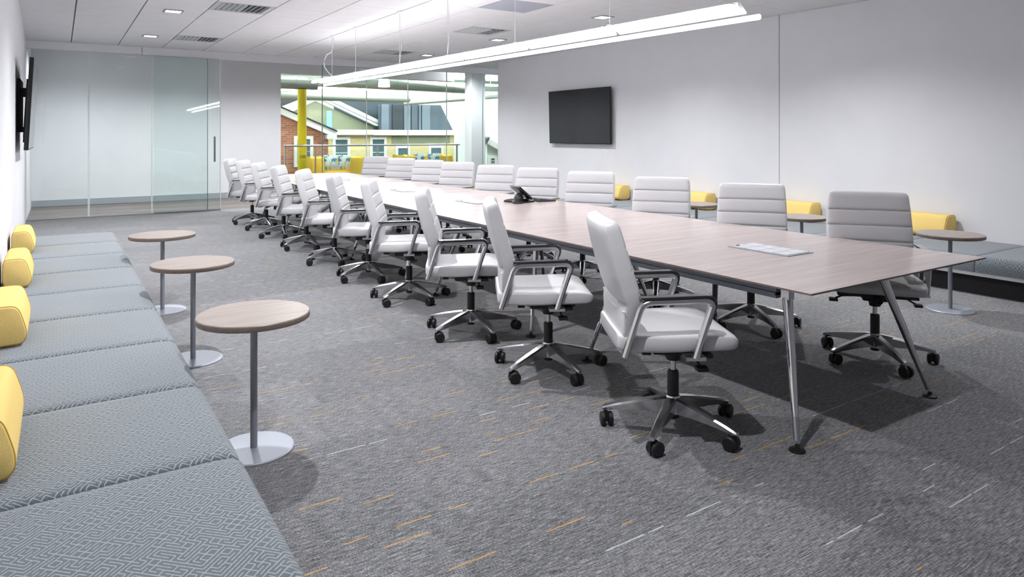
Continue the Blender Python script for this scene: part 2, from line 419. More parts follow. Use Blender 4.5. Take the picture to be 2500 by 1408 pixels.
# indoor house fronts
def window(par, x0, x1, z0, z1, y, rows=2, cols=1):
    f = MB(); t = .1
    f.box(x0, x0 + t, y - .05, y, z0, z1).box(x1 - t, x1, y - .05, y, z0, z1).box(x0 + t, x1 - t, y - .05, y, z0, z0 + t).box(x0 + t, x1 - t, y - .05, y, z1 - t, z1)
    o = f.build('window', white_trim, par, smooth=False)
    ww, hh = (x1 - x0 - 2 * t), (z1 - z0 - 2 * t); g = .035
    for i in range(cols):
        for j in range(rows):
            a0 = x0 + t + ww * i / cols + (g / 2 if i else 0); a1 = x0 + t + ww * (i + 1) / cols - (g / 2 if i < cols - 1 else 0)
            b0 = z0 + t + hh * j / rows + (g / 2 if j else 0); b1 = z0 + t + hh * (j + 1) / rows - (g / 2 if j < rows - 1 else 0)
            MB().box(a0, a1, y - .025, y - .01, b0, b1).build('pane', teal_pane, o, smooth=False)
    MB().box(x0 + t, x1 - t, y - .012, y - .002, z0 + t, z1 - t).build('sash', white_trim, o, smooth=False)
ha = tag(empty('brick_house', (0, 22, -3)), 'red brick house front with white sloping bargeboard and sash window', 'house')
def hz(z): return z + 3
MB().prism([(4.5, 0), (7.28, 0), (7.28, hz(1.42)), (5.78, hz(2.05)), (4.5, hz(2.59))], 'y', 0, .25).build('brick_wall', brick_m, ha, smooth=False)
MB().prism([(4.5, hz(2.59)), (7.5, hz(1.335)), (7.5, hz(1.53)), (4.5, hz(2.79))], 'y', -.18, .3).build('bargeboard', white_trim, ha, smooth=False)
MB().prism([(4.5, hz(2.79)), (7.52, hz(1.53)), (7.52, hz(1.575)), (4.5, hz(2.835))], 'y', -.22, .3).build('roof_edge', slate_d, ha, smooth=False)
MB().box(7.18, 7.5, -.2, .3, hz(1.30), hz(1.44)).build('eave_return', white_trim, ha, smooth=False)
window(ha, 6.17, 6.78, hz(.42), hz(1.40), 0, 2, 1)
hb = tag(empty('gable_house', (0, 25.65, -3)), 'sage green gable with broad white roof edges behind the brick house', 'house')
MB().prism([(5.3, 0), (10.3, 0), (10.3, hz(1.72)), (8.0, hz(2.70)), (5.3, hz(1.7))], 'y', 0, .2).build('gable_wall', green_wall, hb, smooth=False)
MB().prism([(8.0, hz(2.76)), (8.6, hz(2.76)), (10.9, hz(1.74)), (10.2, hz(1.78))], 'y', -.5, -.3).build('roof_slope', white_trim, hb, smooth=False)
MB().prism([(8.24, hz(2.73)), (8.29, hz(2.73)), (10.5, hz(1.775)), (10.42, hz(1.78))], 'y', -.52, -.5).build('gutter_line', slate_l, hb, smooth=False)
MB().box(8.9, 11.9, .5, .6, hz(1.5), hz(2.78)).build('rear_slate', slate, hb, smooth=False)
MB().box(6.5, 7.5, .5, .6, hz(2.3), hz(2.75)).build('rear_slate', slate_d, hb, smooth=False)
MB().prism([(8.0, hz(2.76)), (7.25, hz(2.69)), (6.6, hz(2.42)), (6.9, hz(2.22))], 'y', -.5, -.3).build('roof_slope', white_trim, hb, smooth=False)
MB().box(8.22, 8.42, -.62, -.6, hz(1.6), hz(2.32)).build('banner', banner_m, hb, smooth=False)
hc = tag(empty('siding_house', (0, 24.6, -3)), 'cream sided house front with white eave, row of sash windows and slate roof', 'house')
MB().box(8.1, 13.3, 0, .2, 0, hz(1.42)).build('siding_wall', siding_m, hc, smooth=False)
MB().box(8.0, 13.42, -.3, .25, hz(1.44), hz(1.62)).build('eave', white_trim, hc, smooth=False)
MB().box(10.6, 13.1, -.02, 0, hz(1.05), hz(1.40)).build('frieze_panel', green_wall, hc, smooth=False)
MB().prism([(10.2, hz(1.62)), (13.35, hz(1.62)), (12.8, hz(2.62)), (10.2, hz(2.62))], 'y', .2, .35).build('slate_roof', slate, hc, smooth=False)
for a, b, mm in ((10.25, 10.55, slate_l), (10.7, 11.15, slate_d), (11.25, 11.45, slate_l), (11.5, 11.75, slate), (11.95, 12.3, slate_l)):
    MB().box(a, b, .14, .2, hz(1.63), hz(2.60)).build('roof_panel', mm, hc, smooth=False)
for a in (11.2, 11.84): MB().box(a - .03, a + .03, .1, .2, hz(1.62), hz(2.62)).build('mullion', slate_l, hc, smooth=False)
for a, b, t in ((8.3, 8.95, 1.36), (9.72, 10.38, 1.36), (10.75, 11.35, 1.02), (12.15, 12.8, 1.02)):
    window(hc, a, b, hz(.2), hz(t), 0, 2, 1)
hd = tag(empty('playhouse', (0, 21.5, -3)), 'small white gabled house front right of the white column', 'house')
MB().prism([(12.98, 0), (14.2, 0), (14.2, hz(.55)), (13.0, hz(1.2)), (12.98, hz(1.1))], 'y', 0, .3).build('wall', mat('pale_mint', (222, 232, 224), .8), hd, smooth=False)
MB().prism([(12.85, hz(1.14)), (12.93, hz(1.32)), (14.3, hz(.56)), (14.25, hz(.42))], 'y', -.2, .3).build('roof_slope', white_trim, hd, smooth=False)
MB().prism([(12.83, hz(1.12)), (12.85, hz(1.30)), (12.95, hz(1.36)), (12.93, hz(1.3))], 'y', -.25, .3).build('roof_cap', slate_d, hd, smooth=False)
window(hd, 13.02, 13.38, hz(.3), hz(.68), 0, 2, 1)
# ducts
def duct(pts, r, label):
    o = empty('air_duct', pts[0]); o['label'] = label; o['category'] = 'duct'; p0 = Vector(pts[0])
    MB().tube([Vector(p) - p0 for p in pts], r, 20).build('pipe', duct_m, o)
    for u in (.12, .5, .88):
        q = Vector(pts[0]).lerp(Vector(pts[-1]), u) - p0
        MB().tube([q + Vector((0, 0, r * .9)), q + Vector((0, 0, 4.2 - p0.z - q.z))], .006, 6).build('hanger', cable_m, o)
        d = (Vector(pts[-1]) - p0).normalized() * .02
        MB().tube([q - d, q + d], r + .006, 20).build('clamp', duct_m, o)
    return o
duct([(5.95, 19.6, 2.98), (11.6, 20.4, 2.98)], .15, 'round grey ventilation duct above the yellow column with open end')
duct([(4.45, 21.2, 2.62), (10.2, 22.2, 2.7)], .14, 'thinner round duct lower behind the first duct')
duct([(10.6, 23.5, 2.6), (15.6, 21.5, 3.05)], .09, 'narrow angled duct over the slate roof')
duct([(4.45, 24.5, 3.3), (16.4, 25., 3.5)], .22, 'wide duct along the atrium ceiling')
duct([(4.45, 17.5, 2.705), (5.5, 17.5, 2.705)], .12, 'short capped duct resting on top of the yellow column')
# atrium lamps
def linear(x0, x1, y, z, label, m=None):
    t = tag(empty('linear_light', ((x0 + x1) / 2, y, z)), label, 'light', 'atrium linear lights'); L = (x1 - x0) / 2
    MB().tube([(-L, 0, .03), (L, 0, .03)], .035, 12).build('diffuser', m or atr_m, t)
    for s in (-1, 1): MB().tube([(s * L, 0, .03), (s * (L + .04), 0, .03)], .037, 12).build('end_cap', white_m, t)
    for s in (-.8, .8): MB().tube([(L * s, 0, .066), (L * s, 0, (4.2 if y > 17 else 3.25) - z)], .006, 6).build('hanger', cable_m, t)
linear(4.6, 6.3, 18.6, 3.06, 'bright linear light above the yellow column')
linear(6.2, 9.6, 21., 3.42, 'long linear light left above the slate roof')
linear(9.2, 12.2, 20.2, 3.34, 'long linear light right above the slate roof')
linear(5.2, 9.0, 23., 2.98, 'low linear light in front of the gable')
linear(10.2, 14.2, 22.6, 3.3, 'linear light deep behind the white column')
linear(8.85, 10.9, 16.2, 3.14, 'linear light tube beside the top of the white column', tube_m)
linear(6.0, 10.0, 27.6, 3.5, 'added linear fill light deepest in the atrium, left one')  # added fill, lifts the far atrium wall
linear(11.0, 16.0, 27.6, 3.5, 'added linear fill light deepest in the atrium, right one')  # second added fill, brightens the right part of the far wall
linear(12.6, 15.6, 19.5, 3.3, 'added unseen fill light high above the small white house')  # added out of view to brighten the atrium's right side
dl = tag(empty('dome_pendant', (7.95, 19., 2.84)), 'glowing white dome pendant lamp in the atrium', 'pendant lamp')
MB().lathe([(.17, 0), (.165, .08), (.14, .22), (.05, .25)], n=24).build('lamp_shade', mat('dome_glow', (255, 255, 255), .5, emit=(255, 255, 255), estr=5.), dl)
MB().tube([(0, 0, .25), (0, 0, 4.2 - 2.84)], .008, 6).build('cord', black, dl)
# unseen fill lamps added to brighten the corridor and the white column
for i, x in enumerate((.4, 2.3, 4.2, 6.3, 8.2, 10.2)):
    t = tag(empty('corridor_fill_light', (x, 14.95, 3.25)), 'added unseen fill light brightening the corridor, %s from the left' % ('first', 'second', 'third', 'fourth', 'fifth', 'sixth')[i], 'downlight', 'added corridor fill lights')
    MB().box(-.1, .1, -.1, .1, -.012, -.002).build('diffuser', down_m, t, smooth=False)
    l = bpy.data.lights.new('corridor_fill_lamp', 'SPOT'); l.energy = 390; l.color = (.96, .985, 1); l.spot_size = R(148); l.spot_blend = 1.; l.shadow_soft_size = .1
    lo = bpy.data.objects.new('lamp', l); C.objects.link(lo); lo.parent = t; lo.location = (0, 0, -.03)

# ------------------------------------------------------------------ ceiling fittings
names5 = ('nearest', 'second nearest', 'third nearest', 'fourth nearest', 'farthest')
d_diff = MB().box(-.088, .088, -.088, .088, -.006, 0).mesh('downlight_diffuser', down_m, False)
fm = MB()
for a, b, c, d in ((-.11, .11, -.11, -.09), (-.11, .11, .09, .11), (-.11, -.09, -.09, .09), (.09, .11, -.09, .09)): fm.box(a, b, c, d, -.012, 0)
d_frame = fm.mesh('downlight_frame', mat('downlight_trim', (160, 160, 162), .5), False)
for i, (x, y) in enumerate(DOWNS):
    t = tag(empty('downlight', (x, y, ZC)), 'square recessed downlight, %s of the row over the %s side tables' % (names5[i % 5], 'left' if i < 5 else 'right'), 'downlight', 'recessed ceiling downlights')
    inst('diffuser', d_diff, t); inst('frame', d_frame, t)
    l = bpy.data.lights.new('downlight_lamp', 'SPOT'); l.energy = DOWN_W * ({0: .8, 5: .4}.get(i, 1.2 if i < 5 else 1.05)); l.spot_size = R(142); l.spot_blend = 1.; l.shadow_soft_size = .032
    l.color = (.97, .985, 1)
    lo = bpy.data.objects.new('lamp', l); C.objects.link(lo); lo.parent = t; lo.location = (0, 0, -.02)
vlab = ['near the left, closest to the camera', 'near the left, by the glass wall', 'above the right chairs, closer to the camera', 'above the right chairs, by the glass wall']
for i, (x, y) in enumerate(sorted(VENTS)):
    t = tag(empty('ceiling_vent', (x, y, ZC)), 'square ceiling air diffuser ' + vlab[i], 'air vent', 'ceiling air diffusers')
    hx, hy = .342, .328; f = MB()
    for a, b, c, d in ((-hx, hx, -hy, -hy + .06), (-hx, hx, hy - .06, hy), (-hx, -hx + .06, -hy + .06, hy - .06), (hx - .06, hx, -hy + .06, hy - .06)): f.box(a, b, c, d, 0, .012)
    f.build('frame', vent_m, t, smooth=False)
    MB().box(-hx + .06, hx - .06, -hy + .06, hy - .06, .012, .014).build('throat', vent_dark, t, smooth=False)
    for k in range(9):
        xx = -.25 + k * .0625
        mt = Matrix.Translation((xx, 0, .002)) @ Matrix.Rotation(R(35 if k < 5 else -35), 4, 'Y')
        MB().box(-.018, .018, -hy + .07, hy - .07, -.003, .003, mt).build('blade', vent_m, t, smooth=False)

# pendant luminaire over the table
PXC, PY0, PY1 = 3.65, 2.90, 11.62
def pz(y): return 2.225 + (y - PY0) * .0095
pd = tag(empty('pendant_luminaire', (PXC, PY0, 0)), 'long bright twin-tube pendant light hanging above the conference table', 'pendant lamp')
nseg = 7; L = (PY1 - PY0) / nseg
for sx, off, dz, tr in ((-.06, .05, .028, .021), (.10, -.07, -.022, .018)):
    for k in range(nseg):
        y0 = k * L + .012 + off; y1 = (k + 1) * L - .012 + off
        MB().tube([(sx, y0, pz(PY0 + y0) + dz), (sx, y1, pz(PY0 + y1) + dz)], tr, 12).build('light_tube', tube_m, pd)
for k in range(nseg):
    y0 = k * L + .02; y1 = (k + 1) * L - .02
    mb = MB(); zz0, zz1 = pz(PY0 + y0), pz(PY0 + y1)
    mb.loft([[Vector((a, yy, zz + b)) for a, b in ((-.012, .052), (.07, .004), (.074, .014), (.012, .072), (-.012, .072))] for yy, zz in ((y0, zz0), (y1, zz1))])
    MB().loft([[Vector((a, yy, zz + b)) for a, b in ((-.088, .054), (-.032, .054), (-.032, .06), (-.088, .06))] for yy, zz in ((y0, zz0), (y1, zz1))]).build('uplight_blocker', white_m, pd, smooth=False)  # strip added over the left tube to keep direct uplight off the ceiling
    mb.build('spine', white_m, pd, smooth=False)
hang = [3.06, 4.17, 5.53, 6.91, 8.22, 9.79, 10.84]
for y in hang:
    z0 = pz(y) + .07
    MB().tube([(0, y - PY0, z0), (0, y - PY0, ZC - .004)], .0028, 6).build('suspension_cable', cable_m, pd)
    MB().lathe([(.03, 0), (.03, .012), (.012, .022)], (0, y - PY0, z0 - .005), 12).build('cable_clamp', white_m, pd)
    MB().lathe([(.01, 0), (.03, .012), (.03, .018)], (0, y - PY0, ZC - .022), 12).build('canopy', white_m, pd)
y = 10.84 - PY0; zt = pz(10.84) + .07
pts = []
for k in range(17):
    u = k / 16; pts.append((.02 - .10 * math.sin(u * PI) * (1 if u > .4 else .5) + .05 * math.sin(2 * u * PI), y + .02 + .06 * math.sin(u * PI), ZC - .02 - u * (ZC - .02 - zt)))
MB().tube(pts, .009, 8).build('power_cord', cable_m, pd)
for yy in (8.22, 6.91):
    pts = [(.05 * math.sin(k / 8 * PI), yy - PY0 + .05 * math.sin(k / 8 * PI), ZC - .02 - k / 8 * (ZC - .02 - pz(yy) - .07)) for k in range(9)]
    MB().tube(pts, .003, 6).build('power_cord', cable_m, pd)

# ------------------------------------------------------------------ conference table
TX0, TX1, TY0, TY1, TZ = 2.80, 4.48, 1.85, 12.55, .74
tb = tag(empty('conference_table', (0, TY0, 0)), 'very long taupe wood-laminate conference table on angled chrome legs', 'table')
LT = TY1 - TY0
def rect(d, z): return [Vector(p) for p in ((TX0 + d, d, z), (TX1 - d, d, z), (TX1 - d, LT - d, z), (TX0 + d, LT - d, z))]
MB().loft([rect(.08, TZ - .018), rect(0, TZ - .009), rect(0, TZ)]).build('tabletop', [wood_top], tb, smooth=False)
MB().box(TX0 - .001, TX0 + .001, -.001, LT, TZ - .008, TZ - .0005).box(TX1 - .001, TX1 + .001, -.001, LT, TZ - .008, TZ - .0005).box(TX0, TX1, -.002, 0, TZ - .008, TZ - .0005).build('edge_band', wood_edge, tb, smooth=False)
for x in (2.985, 3.90):
    MB().box(x - .02, x + .02, .30, LT - .30, .640, .7215).box(x - .03, x + .03, .30, LT - .30, .655, .668).build('side_beam', beam_m, tb, smooth=False)
for k in range(6):
    yy = .55 + k * (LT - 1.1) / 5
    MB().box(3.0, 3.9, yy - .025, yy + .025, .64, .7215).build('cross_beam', beam_m, tb, smooth=False)
def leg_mesh():
    m = MB()
    return m
FEETX = (2.83, 4.03)
for k in range(5):
    for yf, sy in ((.09, 1), (1.60, -1)):
        for xf, sx in ((FEETX[0], 1), (FEETX[1], -1)):
            y0 = yf + k * 2.14
            top = Vector((xf + sx * .17, y0 + sy * .17, .645)); ft = Vector((xf, y0, .02))
            def at(u): return tuple(ft.lerp(top, u))
            pts = [ft.lerp(top, u) for u in (.19, .35, .6, .85, 1.)]
            lg = MB().tube(pts, [.0155, .018, .021, .0235, .025], 16).build('leg', chrome, tb)
            MB().tube([ft.lerp(top, .035), ft.lerp(top, .19)], [.0145, .0145], 14).build('leg_sleeve', steel, lg)
            MB().lathe([(.038, 0), (.036, .008), (.012, .014), (.01, .03)], (xf, y0, 0), 16).build('foot', black, lg)
            MB().box(top.x - .022, top.x + .022, top.y - .022, top.y + .022, .64, .7215).build('bracket', alu, lg, smooth=False)
# power units let into the top
plab = ['nearest the camera on the conference table', 'on the table beside the phone', 'on the table beyond the phone', 'at the far end of the table']
for i, yc in enumerate((2.7, 6.3, 8.05, 10.6)):
    t = tag(empty('power_unit', (3.66, yc, TZ)), 'flush silver cable access unit ' + plab[i], 'power unit', 'table power units')
    MB().box(-.125, .125, -.215, .215, 0, .004).build('frame', silver, t, smooth=False)
    for a in range(2):
        for b in range(4):
            MB().box(-.11 + a * .112, -.002 + a * .112, -.2 + b * .101, -.105 + b * .101, .004, .007).build('lid', mat('power_lid', (206, 208, 214), .35, .3), t, smooth=False)
    MB().lathe([(.012, 0), (.012, .003)], (-.06, .19, .007), 10).build('button', black, t)

# conference phone
ph = tag(empty('conference_phone', (4.02, 6.02, TZ), R(-8)), 'black conference phone with tilted display on the table', 'phone')
prof = []
for k in range(48):
    a = 2 * PI * k / 48; r = .085 + .10 * max(0, math.cos(1.5 * (((a + PI / 3) % (2 * PI / 3)) - PI / 3))) ** 3
    prof.append((r * math.cos(a), r * math.sin(a)))
MB().loft([[Vector((x * s, y * s, z)) for x, y in prof] for s, z in ((.96, 0), (1., .006), (.97, .016), (.8, .026), (.5, .034))]).build('body', black, ph)
MB().lathe([(.05, .02), (.05, .05), (.035, .085), (.01, .1)], n=20).build('pedestal', dark_grey, ph)
mt = Matrix.Translation((.03, 0, .105)) @ Matrix.Rotation(R(40), 4, 'Y')
MB().box(-.10, .10, -.12, .12, -.012, .006, mt).bevel(.004).build('display', bezel, ph)
MB().box(-.088, .088, -.108, .108, .006, .0075, mt).build('display_glass', screen, ph, smooth=False)
MB().box(-.10, -.094, -.12, .12, .006, .008, mt).box(-.1, .1, -.121, -.114, .006, .008, mt).build('display_rim', silver, ph, smooth=False)
kp = tag(empty('desk_handset', (4.31, 5.97, TZ + .004), R(-6)), 'flat dark keypad unit lying beside the conference phone', 'keypad')
MB().prism([(-.09, .0), (.1, 0), (.1, .008), (-.09, .03)], 'y', -.07, .07).bevel(.004).build('body', dark_grey, kp)
MB().prism([(-.08, .0295), (.09, .0095), (.09, .0108), (-.08, .0308)], 'y', -.06, .06).build('key_field', mat('keypad_grey', (120, 124, 134), .4), kp, smooth=False)

# ------------------------------------------------------------------ conference chairs
def super_ring(hw, hf, hb, frame, n=28, e=.42):
    """superellipse ring; front (+v) half thickness hf, back hb; frame maps (u,v)->Vector"""
    out = []
    for i in range(n):
        a = 2 * PI * i / n; c, s = math.cos(a), math.sin(a)
        u = hw * math.copysign(abs(c) ** e, c); v = math.copysign(abs(s) ** e, s); v *= hf if v > 0 else hb
        out.append(frame(u, v))
    return out
def interp(tab, t):
    for (t0, *a), (t1, *b) in zip(tab, tab[1:]):
        if t <= t1:
            u = (t - t0) / (t1 - t0); u2 = u
            return [x + (y - x) * u2 for x, y in zip(a, b)]
    return list(tab[-1][1:])
def chair_meshes():
    M = {}
    # seat
    UP = .058
    tab = [(-.255, .215, .470, .40), (-.245, .238, .474, .388), (-.2, .252, .476, .382), (-.05, .262, .474, .38), (.12, .268, .478, .384), (.2, .267, .478, .386), (.26, .262, .470, .388), (.29, .25, .458, .394), (.306, .228, .440, .406)]
    ys = [-.255, -.25, -.24, -.2, -.12, -.05, .03, .12, .17, .2, .23, .26, .278, .29, .3, .306]
    rings = []
    for y in ys:
        hw, zt, zb = interp(tab, y); zc = (zt + zb) / 2 + UP; h = (zt - zb) / 2
        rings.append(super_ring(hw, h, h, lambda u, v, y=y, zc=zc, hw=hw: Vector((u, y, zc + v - (.006 * (1 - (u / hw) ** 2) if v > 0 else 0))), 40, .33))
    M['seat'] = MB().loft(rings).mesh('seat', leather, True, 60)
    # backrest: (z, y, halfwidth, front thickness, back thickness)
    tab = [(.428, -.226, .20, .014, .014), (.441, -.226, .222, .028, .028), (.485, -.221, .236, .036, .034), (.56, -.213, .246, .042, .038), (.675, -.212, .262, .048, .042), (.715, -.222, .264, .052, .045), (.80, -.250, .264, .053, .046), (.90, -.278, .260, .052, .045), (.97, -.297, .255, .050, .043), (1.015, -.308, .251, .046, .040), (1.036, -.313, .243, .036, .032), (1.046, -.316, .225, .018, .018)]
    grooves = (.712, .814, .916)
    zs = sorted(set([.428, .441, .46, .485, .52, .56, .61, .65, .675, .69, .75, .77, .80, .85, .87, .96, .985, 1.0, 1.015, 1.027, 1.036, 1.042, 1.046] + [g + d for g in grooves for d in (-.016, -.008, -.003, 0, .003, .008, .016)]))
    rings = []
    for z in zs:
        y, hw, tf, tbk = interp(tab, z)
        g = min(abs(z - q) for q in grooves); dip = .010 * max(0, 1 - (g / .007)) + .0025 * max(0, 1 - g / .02)
        ny, nz = .955, .29 if z > .68 else 0.
        def fr(u, v, y=y, z=z, hw=hw, dip=dip):
            d = dip * max(0., min(1., (1 - abs(u) / hw) * 12)) if v > 0 else 0
            crown = .014 * ((u / hw) ** 2) if z > .62 else .004
            vv = (v - d) if v > 0 else v
            return Vector((u, y + vv + crown - .006, z + vv * nz))
        rings.append(super_ring(hw, tf, tbk, fr, 48, .30))
    M['backrest'] = MB().loft(rings).mesh('backrest', leather, True, 60)
    # piping seam across the back shell
    M['seam'] = MB().tube([(-.262 + .524 * k / 12, -.255 - .0 + (.012 * ((k - 6) / 6) ** 2), .640 - .012 * (1 - ((k - 6) / 6) ** 2)) for k in range(13)], .0025, 5).mesh('seam', leather)
    # arm loop (polished) and pad: path in the y-z plane
    def rounded(pts, r, n=6):
        out = [Vector(pts[0])]
        for a, b, c in zip(pts, pts[1:], pts[2:]):
            a, b, c = Vector(a), Vector(b), Vector(c); p = b + (a - b).normalized() * r; q = b + (c - b).normalized() * r
            for k in range(n + 1):
                u = k / n; out.append(p * (1 - u) ** 2 + b * 2 * u * (1 - u) + q * u * u)
        out.append(Vector(pts[-1])); return out
    def sweep(path, wx, th, off=0., x=0.):
        rings = []
        for i, p in enumerate(path):
            d = (path[min(i + 1, len(path) - 1)] - path[max(i - 1, 0)]).normalized(); nrm = Vector((-d.y, d.x))
            ring = []
            c = min(wx, th) * .28
            for sx, sn in ((-wx / 2, -th / 2 + c), (-wx / 2 + c, -th / 2), (wx / 2 - c, -th / 2), (wx / 2, -th / 2 + c), (wx / 2, th / 2 - c), (wx / 2 - c, th / 2), (-wx / 2 + c, th / 2), (-wx / 2, th / 2 - c)):
                q = p + nrm * (sn + off); ring.append(Vector((x + sx, q.x, q.y)))
            rings.append(ring)
        return MB().loft(rings)
    loop = rounded([(-.238, .43), (-.158, .676), (.172, .684), (.085, .42)], .045)
    M['arm'] = sweep(loop, .040, .030).box(-.05, .014, .04, .13, .410, .426).mesh('arm', alu, True, 30)
    pad = rounded([(-.168, .689), (.182, .698), (.162, .63)], .05)
    pth = [p for p in pad]
    M['pad'] = sweep(pth, .044, .011, .004).mesh('arm_pad', soft_black, True, 40)
    # mechanism, levers, column
    m = MB().box(-.085, .085, -.12, .1, .37, .42).bevel(.012); m.box(-.23, .23, .05, .12, .400, .416).box(-.2, .2, -.2, -.16, .41, .42)
    m.lathe([(.034, .325), (.042, .37)], n=16); M['mechanism'] = m.mesh('mechanism', black, True, 40)
    lv = MB().tube([(.06, .02, .39), (.2, .05, .385), (.235, .055, .37)], .006, 6).box(.225, .275, .035, .085, .352, .368); M['lever'] = lv.mesh('lever', black)
    lv = MB().tube([(-.06, -.03, .385), (-.19, -.05, .37), (-.24, -.02, .345)], .006, 6).box(-.27, -.225, -.04, .01, .333, .349); M['lever2'] = lv.mesh('lever', black)
    kb = MB().lathe([(.02, 0), (.026, .006), (.026, .05), (.02, .056)], n=8, mtx=Matrix.Translation((0, .17, .385)) @ Matrix.Rotation(R(70), 4, 'X')); M['knob'] = kb.mesh('tension_knob', black)
    M['piston'] = MB().lathe([(.014, .26), (.014, .39)], n=14).mesh('piston', chrome)
    M['column'] = MB().lathe([(.028, .06), (.028, .285), (.023, .292)], n=18).mesh('gas_column', black)
    M['hub'] = MB().lathe([(.03, .075), (.04, .085), (.04, .155), (.032, .17)], n=20).mesh('hub', alu)
    # star leg along +x
    st = [(.022, .027, .165, .085), (.06, .027, .160, .087), (.13, .025, .146, .088), (.21, .0225, .128, .086), (.28, .020, .111, .080), (.325, .0185, .098, .074), (.345, .014, .090, .074)]
    rings = []
    for x, hw, zt, zb in st:
        rings.append([Vector((x, -hw * .6, zt)), Vector((x, hw * .6, zt)), Vector((x, hw, zt - .008)), Vector((x, hw * .7, zb)), Vector((x, -hw * .7, zb)), Vector((x, -hw, zt - .008))])
    M['star'] = MB().loft(rings).mesh('base_leg', alu, True, 32)
    m = MB(); rot = Matrix.Rotation(PI / 2, 4, 'X')
    for sy in (-.0195, .0195):
        m.lathe([(.006, -.011), (.028, -.011), (.034, -.006), (.034, .006), (.028, .011), (.006, .011)], (0, 0, 0), 18, Matrix.Translation((.014, sy, .034)) @ rot)
    m.box(-.02, .022, -.009, .009, .02, .066).lathe([(.007, .045), (.007, .078)], n=8)
    M['caster'] = m.mesh('caster', black, True, 40)
    return M
CM = chair_meshes()
def make_chair():
    t = empty('conference_chair')
    SB = -.065
    inst('seat', CM['seat'], t, (0, SB, .008)); b = inst('backrest', CM['backrest'], t, (0, SB + .012, .004)); inst('back_seam', CM['seam'], b)
    for s in (-1, 1):
        a = inst('arm', CM['arm'], t, (s * .285, SB, .02)); a.scale = (s, 1, 1) if s > 0 else (-1, 1, 1)
        inst('arm_pad', CM['pad'], a)
    up = (0, 0, .02)
    inst('mechanism', CM['mechanism'], t, up); inst('lever', CM['lever'], t, up); inst('lever', CM['lever2'], t, up); inst('tension_knob', CM['knob'], t, up)
    inst('piston', CM['piston'], t); inst('gas_column', CM['column'], t)
    hb = inst('hub', CM['hub'], t)
    for k in range(5):
        a = PI / 2 + 2 * PI * k / 5
        sl = inst('base_leg', CM['star'], t, (0, 0, 0), (0, 0, a)); inst('caster', CM['caster'], sl, (.328, 0, 0), (0, 0, R(25 + 40 * k)))
    return t
ordn = ('nearest', 'second', 'third', 'fourth', 'fifth', 'sixth', 'seventh', 'eighth', 'ninth', 'farthest')
LEFT = [(2.53, 2.42, 30), (2.53, 3.46, 30), (2.53, 4.42, 29), (2.58, 5.60, 29), (2.62, 6.66, 28), (2.62, 7.70, 29), (2.65, 8.87, 29), (2.67, 10.02, 29), (2.67, 11.0, 29), (2.65, 11.85, 28)]
RIGHT = [(4.41, 2.46, 37), (4.40, 3.41, 37), (4.42, 4.43, 36), (4.47, 5.52, 36), (4.49, 6.52, 36), (4.46, 7.42, 36), (4.53, 8.56, 36), (4.51, 9.46, 36), (4.53, 10.55, 36), (4.55, 11.6, 40)]
spins_l = (22, 8, 8, 20, 12, 6, 18, 0, 10, 16); spins_r = (20, 30, 8, 14, 2, 25, 11, 33, 5, 17)
chair0 = make_chair(); first = True
for side, lst, sp in (('left', LEFT, spins_l), ('right', RIGHT, spins_r)):
    for i, (x, y, ang) in enumerate(lst):
        c = chair0 if first else copy_tree(chair0); first = False
        # local +y is the facing direction
        fx, fy = (math.cos(R(ang)), -math.sin(R(ang))) if side == 'left' else (-math.cos(R(ang)), -math.sin(R(ang)))
        rz = math.atan2(fy, fx) - PI / 2
        c.location = (x, y, 0); c.rotation_euler = (0, 0, rz)
        legs = [o for o in c.children if o.name.startswith('base_leg')]
        for k, o in enumerate(legs): o.rotation_euler = (0, 0, PI / 2 + 2 * PI * k / 5 + R(sp[i]))
        pos = {0: 'nearest the camera', 9: 'at the far end'}.get(i, ordn[i] + ' from the near end')
        tag(c, 'grey leather chair on the %s side of the table, %s' % (side, pos), 'chair', 'conference chairs along the %s side' % side)

# ------------------------------------------------------------------ side tables
def side_table():
    t = empty('side_table')
    top = MB().lathe([(.236, .600), (.247, .604), (.247, .626), (.244, .630)], n=56).build('table_top', wood_round, t, ang=30)
    MB().lathe([(.2475, .6035), (.2485, .606), (.2485, .624), (.2475, .6265)], n=56).build('edge_band', wood_edge, top)
    MB().lathe([(.016, .012), (.016, .600)], n=18).build('pole', silver_pole, t)
    MB().lathe([(.178, 0), (.178, .006), (.172, .010), (.02, .012)], n=48).build('base_plate', silver, t, ang=25)
    MB().lathe([(.06, .592), (.06, .600)], n=20).build('top_plate', black, t)
    return t
st0 = side_table(); first = True
SL = [(.75, 3.32), (.72, 4.85), (.71, 6.34)]; SRr = [(6.17, 2.81), (6.23, 4.22), (6.33, 5.68)]
for side, lst in (('left', SL), ('right', SRr)):
    for i, (x, y) in enumerate(lst):
        t = st0 if first else copy_tree(st0); first = False
        t.location = (x, y, 0); t.rotation_euler = (0, 0, R(7 * i))
        tag(t, 'round taupe side table on silver pole beside the %s bench, %s' % (side, ('nearest the camera', 'middle of the three', 'farthest of the three')[i]), 'side table', 'round side tables')

